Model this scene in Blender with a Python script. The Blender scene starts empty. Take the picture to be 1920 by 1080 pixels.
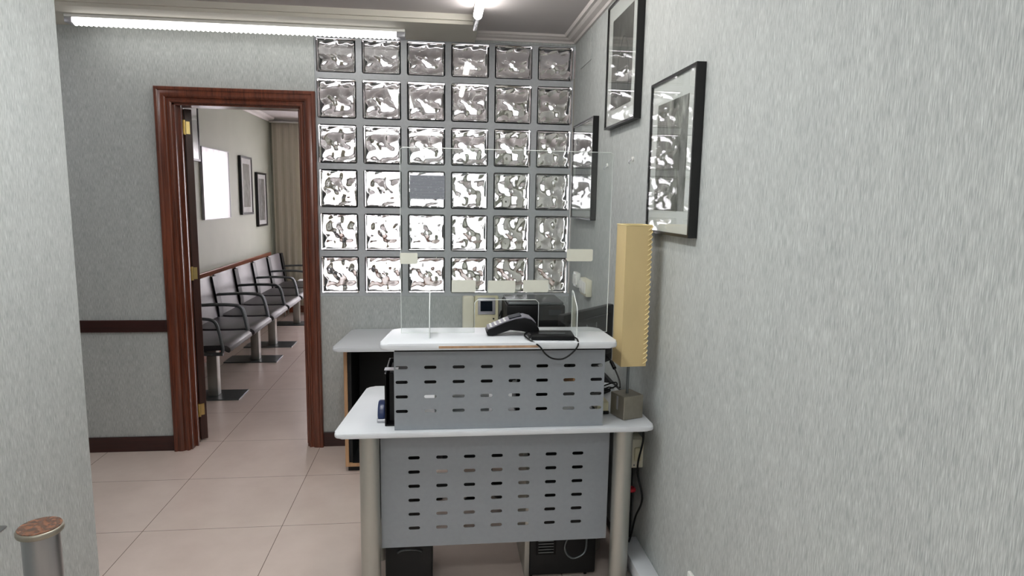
import bpy, bmesh, math, random
from mathutils import Vector, Matrix
from mathutils.geometry import tessellate_polygon
random.seed(4)
C = bpy.context.scene.collection
sc = bpy.context.scene

# ---------------------------------------------------------------- camera
F, YAW, PITCH, ROLL = 1187.88, -0.11448, -0.13792, 0.01649
CAM = Vector((0.70332, -3.75711, 1.4868))
cy, sy = math.cos(YAW), math.sin(YAW)
fw = Vector((-sy*math.cos(PITCH), cy*math.cos(PITCH), math.sin(PITCH)))
rt = Vector((cy, sy, 0)); up = rt.cross(fw)
c_, s_ = math.cos(ROLL), math.sin(ROLL)
rt, up = c_*rt + s_*up, -s_*rt + c_*up
cam = bpy.data.objects.new('camera', bpy.data.cameras.new('camera')); C.objects.link(cam)
cam.matrix_world = Matrix(((rt.x, up.x, -fw.x, CAM.x), (rt.y, up.y, -fw.y, CAM.y), (rt.z, up.z, -fw.z, CAM.z), (0, 0, 0, 1)))
cam.data.sensor_width = 36; cam.data.lens = F/1920*36; cam.data.clip_start = 0.02
sc.camera = cam

# ---------------------------------------------------------------- world, light, exposure
w = bpy.data.worlds.new('daylight'); sc.world = w; w.use_nodes = True
w.node_tree.nodes['Background'].inputs[0].default_value = (0.93, 0.95, 1, 1)
w.node_tree.nodes['Background'].inputs[1].default_value = 1.5
def area(name, loc, size, sizey, power, rot, col=(1, 1, 1)):
    l = bpy.data.lights.new(name, 'AREA'); l.shape = 'RECTANGLE'; l.size = size; l.size_y = sizey
    l.energy = power; l.color = col
    o = bpy.data.objects.new(name, l); C.objects.link(o); o.location = loc; o.rotation_euler = rot
    return o
# daylight arriving at the waiting room window from outside
area('window_daylight', (0.05, 5.25, 1.3), 2.4, 2.0, 140, (math.radians(-90), 0, 0), (1.0, 0.975, 0.985))
TUBE = 17.0; TUBE_WALL = 3.2; FILL_REAR = 12.0
sc.view_settings.view_transform = 'Standard'; sc.view_settings.look = 'None'
sc.view_settings.gamma = 1; sc.view_settings.use_curve_mapping = False
sc.view_settings.exposure = 0.80
sc.render.engine = 'CYCLES' if False else sc.render.engine
sc.cycles.caustics_refractive = False
sc.cycles.caustics_reflective = False
sc.cycles.max_bounces = 16; sc.cycles.transmission_bounces = 14; sc.cycles.transparent_max_bounces = 16
sc.cycles.diffuse_bounces = 5; sc.cycles.glossy_bounces = 6

# ---------------------------------------------------------------- materials
def s2l(c):
    c = [x/255 for x in c]
    return tuple([(x/12.92 if x < .04045 else ((x+.055)/1.055)**2.4) for x in c] + [1])
def newmat(name):
    m = bpy.data.materials.new(name); m.use_nodes = True
    nt = m.node_tree; b = nt.nodes['Principled BSDF']
    return m, nt, b
def N(nt, t, **k):
    n = nt.nodes.new(t)
    for a, v in k.items(): setattr(n, a, v)
    return n
def coords(nt, scale=(1, 1, 1)):
    tc = N(nt, 'ShaderNodeTexCoord'); mp = N(nt, 'ShaderNodeMapping'); mp.inputs['Scale'].default_value = scale
    nt.links.new(tc.outputs['Object'], mp.inputs['Vector']); return mp.outputs['Vector']
def noise(nt, vec, scale, detail=3, rough=.5, dist=0):
    n = N(nt, 'ShaderNodeTexNoise'); n.inputs['Scale'].default_value = scale; n.inputs['Detail'].default_value = detail
    n.inputs['Roughness'].default_value = rough; n.inputs['Distortion'].default_value = dist
    nt.links.new(vec, n.inputs['Vector']); return n.outputs['Fac']
def ramp(nt, fac, stops):
    r = N(nt, 'ShaderNodeValToRGB'); e = r.color_ramp.elements
    while len(e) < len(stops): e.new(.5)
    for i, (p, c) in enumerate(stops): e[i].position = p; e[i].color = c
    nt.links.new(fac, r.inputs[0]); return r.outputs[0]
def plain(name, col, rough=.5, metal=0, var=.06, scale=30, spec=.5, bump=0, aniso=(1, 1, 1), coat=0):
    m, nt, b = newmat(name); c = s2l(col)
    f = noise(nt, coords(nt, aniso), scale, 4)
    lo = tuple([max(0, x*(1-var)) for x in c[:3]]+[1]); hi = tuple([min(1, x*(1+var)) for x in c[:3]]+[1])
    nt.links.new(ramp(nt, f, [(.3, lo), (.7, hi)]), b.inputs['Base Color'])
    b.inputs['Roughness'].default_value = rough; b.inputs['Metallic'].default_value = metal
    b.inputs['Specular IOR Level'].default_value = spec; b.inputs['Coat Weight'].default_value = coat
    if bump:
        bp = N(nt, 'ShaderNodeBump'); bp.inputs['Strength'].default_value = bump; bp.inputs['Distance'].default_value = .002
        nt.links.new(f, bp.inputs['Height']); nt.links.new(bp.outputs[0], b.inputs['Normal'])
    return m
def wallpaper():
    m, nt, b = newmat('streaked_vinyl_wallpaper')
    v1 = coords(nt, (1, 1, .055)); v2 = coords(nt, (1, 1, .05)); v3 = coords(nt, (1, 1, .35))
    f1 = noise(nt, v1, 500, 2, .6); f2 = noise(nt, v2, 950, 2, .6); f3 = noise(nt, v3, 22, 3)
    a = N(nt, 'ShaderNodeMath', operation='MULTIPLY_ADD'); nt.links.new(f1, a.inputs[0]); a.inputs[1].default_value = .52
    k = N(nt, 'ShaderNodeMath', operation='MULTIPLY_ADD'); nt.links.new(f2, k.inputs[0]); k.inputs[1].default_value = .38
    l = N(nt, 'ShaderNodeMath', operation='MULTIPLY'); nt.links.new(f3, l.inputs[0]); l.inputs[1].default_value = .1
    nt.links.new(l.outputs[0], k.inputs[2]); nt.links.new(k.outputs[0], a.inputs[2])
    col = ramp(nt, a.outputs[0], [(.36, s2l((150, 154, 154))), (.5, s2l((180, 184, 183))), (.64, s2l((210, 214, 212)))])
    nt.links.new(col, b.inputs['Base Color']); b.inputs['Roughness'].default_value = .62; b.inputs['Specular IOR Level'].default_value = .3
    bp = N(nt, 'ShaderNodeBump'); bp.inputs['Strength'].default_value = .35; bp.inputs['Distance'].default_value = .0015
    nt.links.new(a.outputs[0], bp.inputs['Height']); nt.links.new(bp.outputs[0], b.inputs['Normal'])
    return m
def wood(name, dark, light, axis, rough=.3):
    m, nt, b = newmat(name)
    sc_ = [1, 1, 1]; sc_[axis] = .06
    f = noise(nt, coords(nt, tuple(sc_)), 34, 5, .6, .6)
    sc2 = [1, 1, 1]; sc2[axis] = .02
    g = noise(nt, coords(nt, tuple(sc2)), 210, 2)
    a = N(nt, 'ShaderNodeMath', operation='MULTIPLY_ADD'); nt.links.new(g, a.inputs[0]); a.inputs[1].default_value = .3; 
    h = N(nt, 'ShaderNodeMath', operation='MULTIPLY'); nt.links.new(f, h.inputs[0]); h.inputs[1].default_value = .7
    nt.links.new(h.outputs[0], a.inputs[2])
    nt.links.new(ramp(nt, a.outputs[0], [(.33, s2l(dark)), (.66, s2l(light))]), b.inputs['Base Color'])
    b.inputs['Roughness'].default_value = rough; b.inputs['Coat Weight'].default_value = .3; b.inputs['Coat Roughness'].default_value = .15
    return m
def tiles():
    m, nt, b = newmat('beige_porcelain_tiles')
    tc = N(nt, 'ShaderNodeTexCoord'); sp = N(nt, 'ShaderNodeSeparateXYZ'); nt.links.new(tc.outputs['Object'], sp.inputs[0])
    outs = []
    for o, off, pitch in ((sp.outputs[0], .61, .6), (sp.outputs[1], .95, .533)):
        a = N(nt, 'ShaderNodeMath', operation='ADD'); nt.links.new(o, a.inputs[0]); a.inputs[1].default_value = off + pitch*20.5
        d = N(nt, 'ShaderNodeMath', operation='DIVIDE'); nt.links.new(a.outputs[0], d.inputs[0]); d.inputs[1].default_value = pitch
        fr = N(nt, 'ShaderNodeMath', operation='FRACT'); nt.links.new(d.outputs[0], fr.inputs[0])
        su = N(nt, 'ShaderNodeMath', operation='SUBTRACT'); nt.links.new(fr.outputs[0], su.inputs[0]); su.inputs[1].default_value = .5
        ab = N(nt, 'ShaderNodeMath', operation='ABSOLUTE'); nt.links.new(su.outputs[0], ab.inputs[0])
        lt = N(nt, 'ShaderNodeMath', operation='LESS_THAN'); nt.links.new(ab.outputs[0], lt.inputs[0]); lt.inputs[1].default_value = .0024
        outs.append(lt.outputs[0])
    mx = N(nt, 'ShaderNodeMath', operation='MAXIMUM'); nt.links.new(outs[0], mx.inputs[0]); nt.links.new(outs[1], mx.inputs[1])
    f = noise(nt, coords(nt, (1, 1, 1)), 3.5, 6, .6)
    base = ramp(nt, f, [(.3, s2l((216, 199, 190))), (.7, s2l((227, 211, 202)))])
    mix = N(nt, 'ShaderNodeMix', data_type='RGBA'); nt.links.new(mx.outputs[0], mix.inputs[0]); nt.links.new(base, mix.inputs[6])
    mix.inputs[7].default_value = s2l((120, 104, 96)); nt.links.new(mix.outputs[2], b.inputs['Base Color'])
    b.inputs['Roughness'].default_value = .27
    return m
def glass(name, col=(1, 1, 1, 1), rough=0, ior=1.48):
    m, nt, b = newmat(name); b.inputs['Base Color'].default_value = col; b.inputs['Roughness'].default_value = rough
    b.inputs['Transmission Weight'].default_value = 1; b.inputs['IOR'].default_value = ior
    return m
def pane(name, tint=(1, 1, 1, 1), boost=0.0):
    """thin clear sheet: transparent with a fresnel reflection"""
    m = bpy.data.materials.new(name); m.use_nodes = True; nt = m.node_tree; nt.nodes.clear()
    o = N(nt, 'ShaderNodeOutputMaterial'); t = N(nt, 'ShaderNodeBsdfTransparent'); g = N(nt, 'ShaderNodeBsdfGlossy')
    t.inputs[0].default_value = tint; g.inputs['Roughness'].default_value = .01
    fr = N(nt, 'ShaderNodeFresnel'); 
    # same reflectance on both faces of the thin sheet (no internal total reflection)
    ge = N(nt, 'ShaderNodeNewGeometry'); mm = N(nt, 'ShaderNodeMapRange'); nt.links.new(ge.outputs['Backfacing'], mm.inputs[0])
    mm.inputs[3].default_value = 1.5 + boost; mm.inputs[4].default_value = 1/(1.5 + boost); nt.links.new(mm.outputs[0], fr.inputs['IOR'])
    x = N(nt, 'ShaderNodeMixShader'); nt.links.new(fr.outputs[0], x.inputs[0]); nt.links.new(t.outputs[0], x.inputs[1]); nt.links.new(g.outputs[0], x.inputs[2])
    nt.links.new(x.outputs[0], o.inputs[0]); return m
def emit(name, col, strength):
    m = bpy.data.materials.new(name); m.use_nodes = True; nt = m.node_tree; nt.nodes.clear()
    o = N(nt, 'ShaderNodeOutputMaterial'); e = N(nt, 'ShaderNodeEmission'); e.inputs[0].default_value = col; e.inputs[1].default_value = strength
    nt.links.new(e.outputs[0], o.inputs[0]); return m
def sheer(name, col, trans, transl):
    m = bpy.data.materials.new(name); m.use_nodes = True; nt = m.node_tree; nt.nodes.clear()
    o = N(nt, 'ShaderNodeOutputMaterial'); d = N(nt, 'ShaderNodeBsdfDiffuse'); tl = N(nt, 'ShaderNodeBsdfTranslucent'); tp = N(nt, 'ShaderNodeBsdfTransparent')
    v = coords(nt, (1, 1, .02)); f = noise(nt, v, 60, 3)
    cc = ramp(nt, f, [(.3, tuple([x*.9 for x in s2l(col)[:3]]+[1])), (.7, s2l(col))])
    nt.links.new(cc, d.inputs[0]); nt.links.new(cc, tl.inputs[0])
    a = N(nt, 'ShaderNodeMixShader'); a.inputs[0].default_value = transl; nt.links.new(d.outputs[0], a.inputs[1]); nt.links.new(tl.outputs[0], a.inputs[2])
    b = N(nt, 'ShaderNodeMixShader'); b.inputs[0].default_value = trans; nt.links.new(a.outputs[0], b.inputs[1]); nt.links.new(tp.outputs[0], b.inputs[2])
    nt.links.new(b.outputs[0], o.inputs[0]); return m
def photo(name, seed, dark, light, scale=14):
    """grey photographic print: soft blotches with vertical structure"""
    m, nt, b = newmat(name)
    tc = N(nt, 'ShaderNodeTexCoord'); mp = N(nt, 'ShaderNodeMapping'); mp.inputs['Location'].default_value = (seed, seed*2.3, seed*1.1); mp.inputs['Scale'].default_value = (1, 1, .6)
    nt.links.new(tc.outputs['Object'], mp.inputs['Vector'])
    f = noise(nt, mp.outputs[0], scale, 6, .65, .8)
    mid = tuple((a+c)//2 for a, c in zip(dark, light))
    nt.links.new(ramp(nt, f, [(.35, s2l(dark)), (.52, s2l(mid)), (.68, s2l(light))]), b.inputs['Base Color']); b.inputs['Roughness'].default_value = .5
    return m
def printed():
    """sheet with lines of small print running across it"""
    m, nt, b = newmat('printed_notice_paper')
    tc = N(nt, 'ShaderNodeTexCoord'); sp = N(nt, 'ShaderNodeSeparateXYZ'); nt.links.new(tc.outputs['Object'], sp.inputs[0])
    wv = N(nt, 'ShaderNodeMath', operation='MULTIPLY'); nt.links.new(sp.outputs[2], wv.inputs[0]); wv.inputs[1].default_value = 760
    sn = N(nt, 'ShaderNodeMath', operation='SINE'); nt.links.new(wv.outputs[0], sn.inputs[0])
    gt = N(nt, 'ShaderNodeMath', operation='GREATER_THAN'); nt.links.new(sn.outputs[0], gt.inputs[0]); gt.inputs[1].default_value = .1
    f = noise(nt, coords(nt, (1, 1, 1.5)), 70, 2); g2 = N(nt, 'ShaderNodeMath', operation='GREATER_THAN'); nt.links.new(f, g2.inputs[0]); g2.inputs[1].default_value = .40
    mu = N(nt, 'ShaderNodeMath', operation='MULTIPLY'); nt.links.new(gt.outputs[0], mu.inputs[0]); nt.links.new(g2.outputs[0], mu.inputs[1])
    mix = N(nt, 'ShaderNodeMix', data_type='RGBA'); nt.links.new(mu.outputs[0], mix.inputs[0]); mix.inputs[6].default_value = s2l((176, 178, 190)); mix.inputs[7].default_value = s2l((132, 134, 148))
    nt.links.new(mix.outputs[2], b.inputs['Base Color']); b.inputs['Roughness'].default_value = .7
    return m

M = dict(
    wallpaper=wallpaper(), tiles=tiles(),
    ceiling=plain('matt_white_ceiling', (200, 194, 194), .8, var=.02, scale=2),
    soffit=plain('cream_soffit_paint', (214, 210, 200), .7, var=.03, scale=3),
    crown=plain('white_plaster_cornice', (216, 210, 208), .6, var=.02),
    sage=plain('sage_green_paint', (172, 176, 162), .6, var=.03, scale=4),
    mahogany=wood('varnished_mahogany', (62, 28, 18), (128, 68, 46), 2, .28),
    mahogany_h=wood('varnished_mahogany_horizontal', (66, 24, 12), (140, 66, 38), 0, .28),
    darkwood=wood('dark_wenge_wood', (34, 12, 11), (62, 26, 22), 0, .35),
    leafwood=wood('dark_brown_door_leaf', (44, 22, 18), (70, 40, 32), 2, .4),
    railwood=wood('light_cherry_rail', (128, 70, 50), (176, 112, 86), 1, .3),
    beech=wood('beech_edge', (170, 128, 90), (200, 160, 120), 2, .45),
    grout=plain('white_grout', (182, 185, 189), .8, var=.05, scale=60, bump=.2),
    glass=glass('wavy_block_glass', (.97, .99, .985, 1)),
    pane=pane('picture_glazing'), acrylic=pane('clear_acrylic', (.97, .985, .98, 1), .05),
    windowpane=pane('window_glazing'),
    brass=plain('polished_brass', (214, 190, 130), .35, 1, .05),
    blackgloss=plain('black_lacquer_frame', (12, 12, 13), .3, 0, .1),
    black=plain('black_plastic', (8, 8, 10), .4, 0, .1, spec=.25),
    blackmatt=plain('matt_black_panel', (16, 17, 19), .6, 0, .1),
    navy=plain('navy_plastic', (30, 44, 82), .35, 0, .05),
    mat=plain('pale_picture_mount', (214, 220, 216), .7, 0, .02),
    whitelam=plain('white_laminate', (214, 217, 222), .3, 0, .02, 8),
    greypaint=plain('grey_powder_coated_steel', (142, 147, 153), .42, .0, .03, 60, bump=.05),
    greypaint2=plain('grey_powder_coated_steel_lower', (142, 147, 153), .42, .0, .03, 60, bump=.05),
    alu=plain('brushed_aluminium_leg', (178, 178, 172), .38, .75, .04, 40, aniso=(1, 1, .1)),
    steel=plain('satin_stainless_steel', (160, 162, 164), .3, .95, .04, 60, aniso=(1, 1, .08)),
    darksteel=plain('grey_steel_plate', (105, 110, 112), .35, .7, .06),
    lampsteel=plain('brushed_bronze_steel_box', (150, 144, 132), .42, .7, .06, 50),
    cream=plain('cream_plastic', (228, 224, 204), .4, 0, .02),
    creamdark=plain('yellowed_cream_plastic', (214, 208, 176), .45, 0, .03),
    white=plain('white_plastic', (232, 232, 228), .4, 0, .02),
    paper=plain('white_paper', (232, 234, 234), .7, 0, .02),
    label=plain('cream_paper_label', (212, 212, 200), .7, 0, .03),
    edge=plain('acrylic_edge_glint', (226, 230, 228), .4, 0, .02),  # pale colour standing in for light caught on the acrylic edges
    parchment=plain('parchment_lampshade', (208, 186, 138), .6, 0, .08, 7, bump=.2, aniso=(1, 1, .5)),
    lacing=plain('pale_rawhide_lacing', (232, 214, 160), .6, 0, .08),
    leather=plain('dark_grey_faux_leather', (46, 44, 46), .38, 0, .08, 40, bump=.1),
    leatherback=plain('grey_faux_leather_back', (96, 92, 94), .4, 0, .06, 40, bump=.1),
    screen=plain('dark_screen', (22, 28, 36), .12, 0, .1),
    keypad=plain('smoke_grey_plastic', (126, 124, 134), .35, 0, .04),
    silver=plain('silver_plastic', (176, 176, 182), .35, .3, .04),
    red=plain('red_hook_and_loop_strap', (190, 34, 52), .7),
    burl=plain('burl_wood_cap', (104, 64, 42), .25, 0, .75, 90, coat=.5),
    wear=plain('worn_chipboard_edge', (176, 142, 112), .7, 0, .2, 60),
    mauve=plain('mauve_book_cover', (140, 120, 130), .6),
    drape=sheer('beige_drape', (228, 222, 206), .0, .25),
    sheer=sheer('white_sheer_curtain', (245, 242, 244), .12, .7),
    tube=emit('lit_fluorescent_diffuser', (1, .985, .95, 1), TUBE_WALL),
    fill_alcove=emit('alcove_fill_diffuser', (.98, .97, 1, 1), 6.0),  # this and the next two feed added, unseen fill boxes
    fill_overhead=emit('overhead_fill_diffuser', (.98, 1, .985, 1), 21.0),
    fill_rear=emit('rear_fill_diffuser', (.98, 1, .98, 1), FILL_REAR),
    tube2=emit('lit_tube', (1, .97, .92, 1), TUBE),
    capglass=glass('clear_ribbed_tube_end', (1, 1, 1, 1), .08),
    blockedge=plain('block_edge_paint', (190, 196, 196), .6, 0, .05),
    photo_a=photo('monochrome_photograph_light', 1.3, (70, 72, 68), (180, 184, 176)),
    photo_b=photo('monochrome_photograph_dark', 4.1, (44, 46, 44), (110, 112, 106), 11),
    photo_c=photo('monochrome_photograph_grey', 7.7, (60, 62, 62), (170, 172, 170)),
    notice=printed(),
)
M['blackgap'] = M['blackmatt']

# ---------------------------------------------------------------- geometry helpers
ORG = {}
class B:
    def __init__(s): s.bm = bmesh.new()
    def _xf(s, vs, mat):
        if mat is not None: bmesh.ops.transform(s.bm, matrix=mat, verts=vs)
    def box(s, x0, x1, y0, y1, z0, z1, bev=0, seg=2, mat=None):
        r = bmesh.ops.create_cube(s.bm, size=1); vs = r['verts']
        for v in vs: v.co = Vector(((x0+x1)/2+v.co.x*(x1-x0), (y0+y1)/2+v.co.y*(y1-y0), (z0+z1)/2+v.co.z*(z1-z0)))
        if bev:
            es = list({e for v in vs for e in v.link_edges})
            r = bmesh.ops.bevel(s.bm, geom=es, offset=bev, segments=seg, affect='EDGES', profile=.5)
            vs = list({v for f in r['faces'] for v in f.verts} | {v for v in vs if v.is_valid})
        s._xf(vs, mat); return s
    def cyl(s, p0, p1, r0, r1=None, n=32, bev=0):
        r1 = r0 if r1 is None else r1; p0 = Vector(p0); p1 = Vector(p1); d = p1-p0
        r = bmesh.ops.create_cone(s.bm, cap_ends=True, segments=n, radius1=r0, radius2=r1, depth=d.length)
        vs = r['verts']
        if bev:
            es = [e for e in {e for v in vs for e in v.link_edges} if len([f for f in e.link_faces if len(f.verts) > 4]) == 1]
            rr = bmesh.ops.bevel(s.bm, geom=es, offset=bev, segments=3, affect='EDGES', profile=.5)
            vs = list({v for f in rr['faces'] for v in f.verts} | {v for v in vs if v.is_valid})
        q = d.to_track_quat('Z', 'Y').to_matrix().to_4x4()
        bmesh.ops.transform(s.bm, matrix=Matrix.Translation((p0+p1)/2) @ q, verts=vs); return s
    def tube(s, pts, r, n=10, smooth=True):
        pts = [Vector(p) for p in pts]
        if smooth and len(pts) > 2:
            P = [pts[0]] + pts + [pts[-1]]; out = []
            for i in range(1, len(P)-2):
                a, b, c, d = P[i-1], P[i], P[i+1], P[i+2]
                for k in range(8):
                    t = k/8; out.append(.5*((2*b)+(c-a)*t+(2*a-5*b+4*c-d)*t*t+(3*b-a-3*c+d)*t**3))
            out.append(pts[-1]); pts = out
        rings = []; nrm = None
        for i, p in enumerate(pts):
            t = (pts[min(i+1, len(pts)-1)]-pts[max(i-1, 0)]).normalized()
            if nrm is None: nrm = t.orthogonal().normalized()
            else: nrm = (nrm - t*nrm.dot(t)).normalized()
            b = t.cross(nrm)
            rings.append([s.bm.verts.new(p+r*(math.cos(2*math.pi*k/n)*nrm+math.sin(2*math.pi*k/n)*b)) for k in range(n)])
        for a, b in zip(rings, rings[1:]):
            for k in range(n): s.bm.faces.new((a[k], a[(k+1) % n], b[(k+1) % n], b[k]))
        s.bm.faces.new(rings[0][::-1]); s.bm.faces.new(rings[-1]); return s
    def prism(s, loops, axis, a, b, bev=0, seg=3, mat=None):
        """loops: outer outline then holes, as 2-D points in the two axes other than `axis`"""
        if not isinstance(loops[0][0], (tuple, list)): loops = [loops]
        def P(u, v, w):
            return Vector({0: (w, u, v), 1: (u, w, v), 2: (u, v, w)}[axis])
        allv = []; ed = []
        lo = [[s.bm.verts.new(P(u, v, a)) for u, v in L] for L in loops]
        hi = [[s.bm.verts.new(P(u, v, b)) for u, v in L] for L in loops]
        tri = tessellate_polygon([[Vector((u, v, 0)) for u, v in L] for L in loops]) if len(loops) > 1 or len(loops[0]) > 4 else None
        fl = [v for L in lo for v in L]; fh = [v for L in hi for v in L]
        if len(loops) == 1:
            s.bm.faces.new(fl); s.bm.faces.new(fh[::-1])
        else:
            for t in tri:
                s.bm.faces.new([fl[i] for i in t]); s.bm.faces.new([fh[i] for i in reversed(t)])
        for A, H in zip(lo, hi):
            n = len(A)
            for i in range(n): s.bm.faces.new((A[i], H[i], H[(i+1) % n], A[(i+1) % n]))
        vs = fl+fh
        if bev:
            es = [s.bm.edges.get((L[i], L[(i+1) % len(L)])) for L in lo+hi for i in range(len(L))]
            r = bmesh.ops.bevel(s.bm, geom=[e for e in es if e], offset=bev, segments=seg, affect='EDGES', profile=.5)
            vs = list({v for f in r['faces'] for v in f.verts} | {v for v in vs if v.is_valid})
        s._xf(vs, mat); return s
    def grid(s, nu, nv, fn):
        g = [[s.bm.verts.new(fn(i/nu, j/nv)) for j in range(nv+1)] for i in range(nu+1)]
        for i in range(nu):
            for j in range(nv): s.bm.faces.new((g[i][j], g[i+1][j], g[i+1][j+1], g[i][j+1]))
        return g
def rrect(x0, x1, y0, y1, r, n=6, rs=None):
    rs = rs or (r, r, r, r); out = []
    for (cx, cy, sx, sy_, a0), r in zip(((x1, y0, -1, 1, -90), (x1, y1, -1, -1, 0), (x0, y1, 1, -1, 90), (x0, y0, 1, 1, 180)), rs):
        for k in range(n+1):
            a = math.radians(a0+90*k/n); out.append((cx+sx*r+r*math.cos(a), cy+sy_*r+r*math.sin(a)))
    return out
def taper(xf0, xb0, xb1, xf1, yf, yb, r=.03):
    # desk top outline: straight back, sides flaring towards the front, rounded corners
    q = rrect(0, 1, 0, 1, 0, 1); pts = [(xf0, yf), (xf1, yf), (xb1, yb), (xb0, yb)]; out = []
    for i, p in enumerate(pts):
        p = Vector(p); a = (Vector(pts[i-1])-p).normalized()*r; c = (Vector(pts[(i+1) % 4])-p).normalized()*r
        for k in range(7):
            t = k/6; out.append(tuple(p+a*(1-t)**2+c*t*t))
    return out
def stadium(cx, cy, w, h, n=6):
    return rrect(cx-w/2, cx+w/2, cy-h/2, cy+h/2, h/2-.0001, n)
def meta(o, label=None, cat=None, group=None, kind=None):
    if label: o['label'] = label
    if cat: o['category'] = cat
    if group: o['group'] = group
    if kind: o['kind'] = kind
    return o
def empty(name, loc, label=None, cat=None, group=None, kind=None, rz=0):
    o = bpy.data.objects.new(name, None); C.objects.link(o); o.location = loc; o.rotation_euler.z = rz
    o.empty_display_size = .05; ORG[o.name] = Vector(loc); return meta(o, label, cat, group, kind)
def fin(b, name, mat, parent=None, label=None, cat=None, group=None, kind=None, smooth=35, origin=None, local=False):
    bm = b.bm; bmesh.ops.recalc_face_normals(bm, faces=bm.faces)
    if parent is not None: org = Vector((0, 0, 0)) if local else ORG[parent.name]
    else:
        if origin is None:
            xs = [v.co for v in bm.verts]
            origin = Vector((sum(v.x for v in xs)/len(xs), sum(v.y for v in xs)/len(xs), min(v.z for v in xs)))
        org = Vector(origin)
    for v in bm.verts: v.co -= org
    me = bpy.data.meshes.new(name); bm.to_mesh(me); bm.free()
    me.materials.append(M[mat] if isinstance(mat, str) else mat)
    o = bpy.data.objects.new(name, me); C.objects.link(o)
    if parent is None: o.location = org; ORG[o.name] = org
    else: o.parent = parent; ORG[o.name] = ORG[parent.name]
    if smooth:
        for p in me.polygons: p.use_smooth = True
        try: me.set_sharp_from_angle(angle=math.radians(smooth))
        except Exception: pass
    return meta(o, label, cat, group, kind)
def struct(b, name, mat, smooth=0): return fin(b, name, mat, kind='structure', smooth=smooth, origin=(0, 0, 0))
def copy_tree(o, loc=None):
    c = o.copy(); C.objects.link(c); ORG[c.name] = ORG[o.name]
    if loc: c.location = loc
    for ch in o.children:
        d = ch.copy(); C.objects.link(d); d.parent = c
        for g in ch.children:
            e = g.copy(); C.objects.link(e); e.parent = d
    return c

# ================================================================ SETTING
XR = 1.484; ZC = 2.415; ZF = 2.44; XW = -1.40; YF = 4.60
OX0, OX1, OZ = -.755, -.070, 1.985          # doorway
GX0, GX1, GZ0, GZ1 = .008, XR-.006, .912, 2.372   # glass block opening
struct(B().box(-2.2, 1.9, -6.2, 5.0, -.1, 0), 'floor', 'tiles')
b = B()
b.box(-2.2, OX0, 0, .12, 0, 2.5).box(OX0, OX1, 0, .12, OZ, 2.5).box(OX1, GX0, 0, .12, 0, 2.5)
b.box(GX0, XR+.02, 0, .12, 0, GZ0).box(GX0, XR+.02, 0, .12, GZ1, 2.5)
struct(b, 'wall_back', 'wallpaper')
struct(B().box(XR, XR+.15, -6.2, 0, 0, 2.5), 'wall_right', 'wallpaper')
struct(B().box(-.62, -.5, -6.2, -1.515, 0, 2.5), 'wall_left', 'wallpaper')
struct(B().box(-2.2, -2.05, -1.66, 0, 0, 2.5).box(-2.05, -.62, -1.66, -1.56, 0, 2.5), 'wall_side_left', 'wallpaper')
struct(B().box(-.62, XR+.15, -6.2, -6.1, 0, 2.5), 'wall_front', 'wallpaper')
struct(B().box(-2.2, XR+.15, -6.2, 0, ZC, ZC+.1), 'ceiling', 'ceiling')
# lowered strip of ceiling that carries the fluorescent lamp along the back wall
struct(B().box(-2.05, .90, -.37, 0, 2.368, ZC).box(-2.05, .90, -.385, -.37, 2.385, ZC), 'trim_1', 'soffit')
# cornice: right wall and the back wall to the right of the strip
prof = [(0, 2.383), (-.012, 2.383), (-.02, 2.392), (-.045, 2.396), (-.06, 2.404), (-.075, 2.404), (-.085, ZC), (0, ZC)]
struct(B().prism([(XR+u, z) for u, z in prof], 1, -6.1, 0), 'trim_2', 'crown')
struct(B().prism([(u, z) for u, z in prof], 0, .90, XR), 'trim_3', 'crown')
b = B().box(-2.05, OX0-.08, -.014, 0, 0, .088, .003).box(OX1+.08, XR, -.014, 0, 0, .088, .003)
struct(b, 'baseboard_back', 'darkwood')
struct(B().box(-2.05, -.842, -.016, 0, .708, .777, .003), 'trim_4', 'darkwood')

# doorway: moulded architrave, lining, leaf folded back into the waiting room
door = empty('door_1', (OX0, 0, 0), kind='structure')
arch = [(-.002, 0), (-.002, .014), (.004, .019), (.012, .019), (.015, .014), (.022, .014), (.026, .021), (.036, .027), (.05, .029), (.06, .026), (.066, .031), (.078, .031), (.082, .026), (.082, 0)]
def sweep(b, prof, ysign=-1, y0=0):
    rings = []
    for node in range(4):
        ring = []
        for u, v in prof:
            x = (OX0-u) if node < 2 else (OX1+u); z = 0 if node in (0, 3) else OZ+u
            ring.append(b.bm.verts.new((x, y0+ysign*v, z)))
        rings.append(ring)
    n = len(prof)
    for A, D in zip(rings, rings[1:]):
        for i in range(n): b.bm.faces.new((A[i], A[(i+1) % n], D[(i+1) % n], D[i]))
    b.bm.faces.new(rings[0]); b.bm.faces.new(rings[-1][::-1])
b = B(); sweep(b, arch); sweep(b, arch, 1, .12)
fin(b, 'architrave', 'mahogany', door, smooth=25)
b = B().box(OX0, OX0+.012, 0, .12, 0, OZ).box(OX1-.012, OX1, 0, .12, 0, OZ).box(OX0, OX1, 0, .12, OZ-.012, OZ)
b.box(OX0+.012, OX0+.026, .05, .065, 0, OZ-.012).box(OX1-.026, OX1-.012, .05, .065, 0, OZ-.012)
fin(b, 'door_lining', 'mahogany', door, smooth=0)
hx, hy = OX0+.016, .125; ang = math.radians(128)
T = Matrix.Translation((hx, hy, 0)) @ Matrix.Rotation(ang, 4, 'Z')
b = B().box(0, .66, -.04, 0, .01, OZ-.016, .002, 1, T)
for z0, z1 in ((.2, .9), (1.0, 1.85)): b.box(.12, .54, -.046, .006, z0, z1, .004, 1, T)
leaf = fin(b, 'door_leaf', 'leafwood', door)
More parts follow.
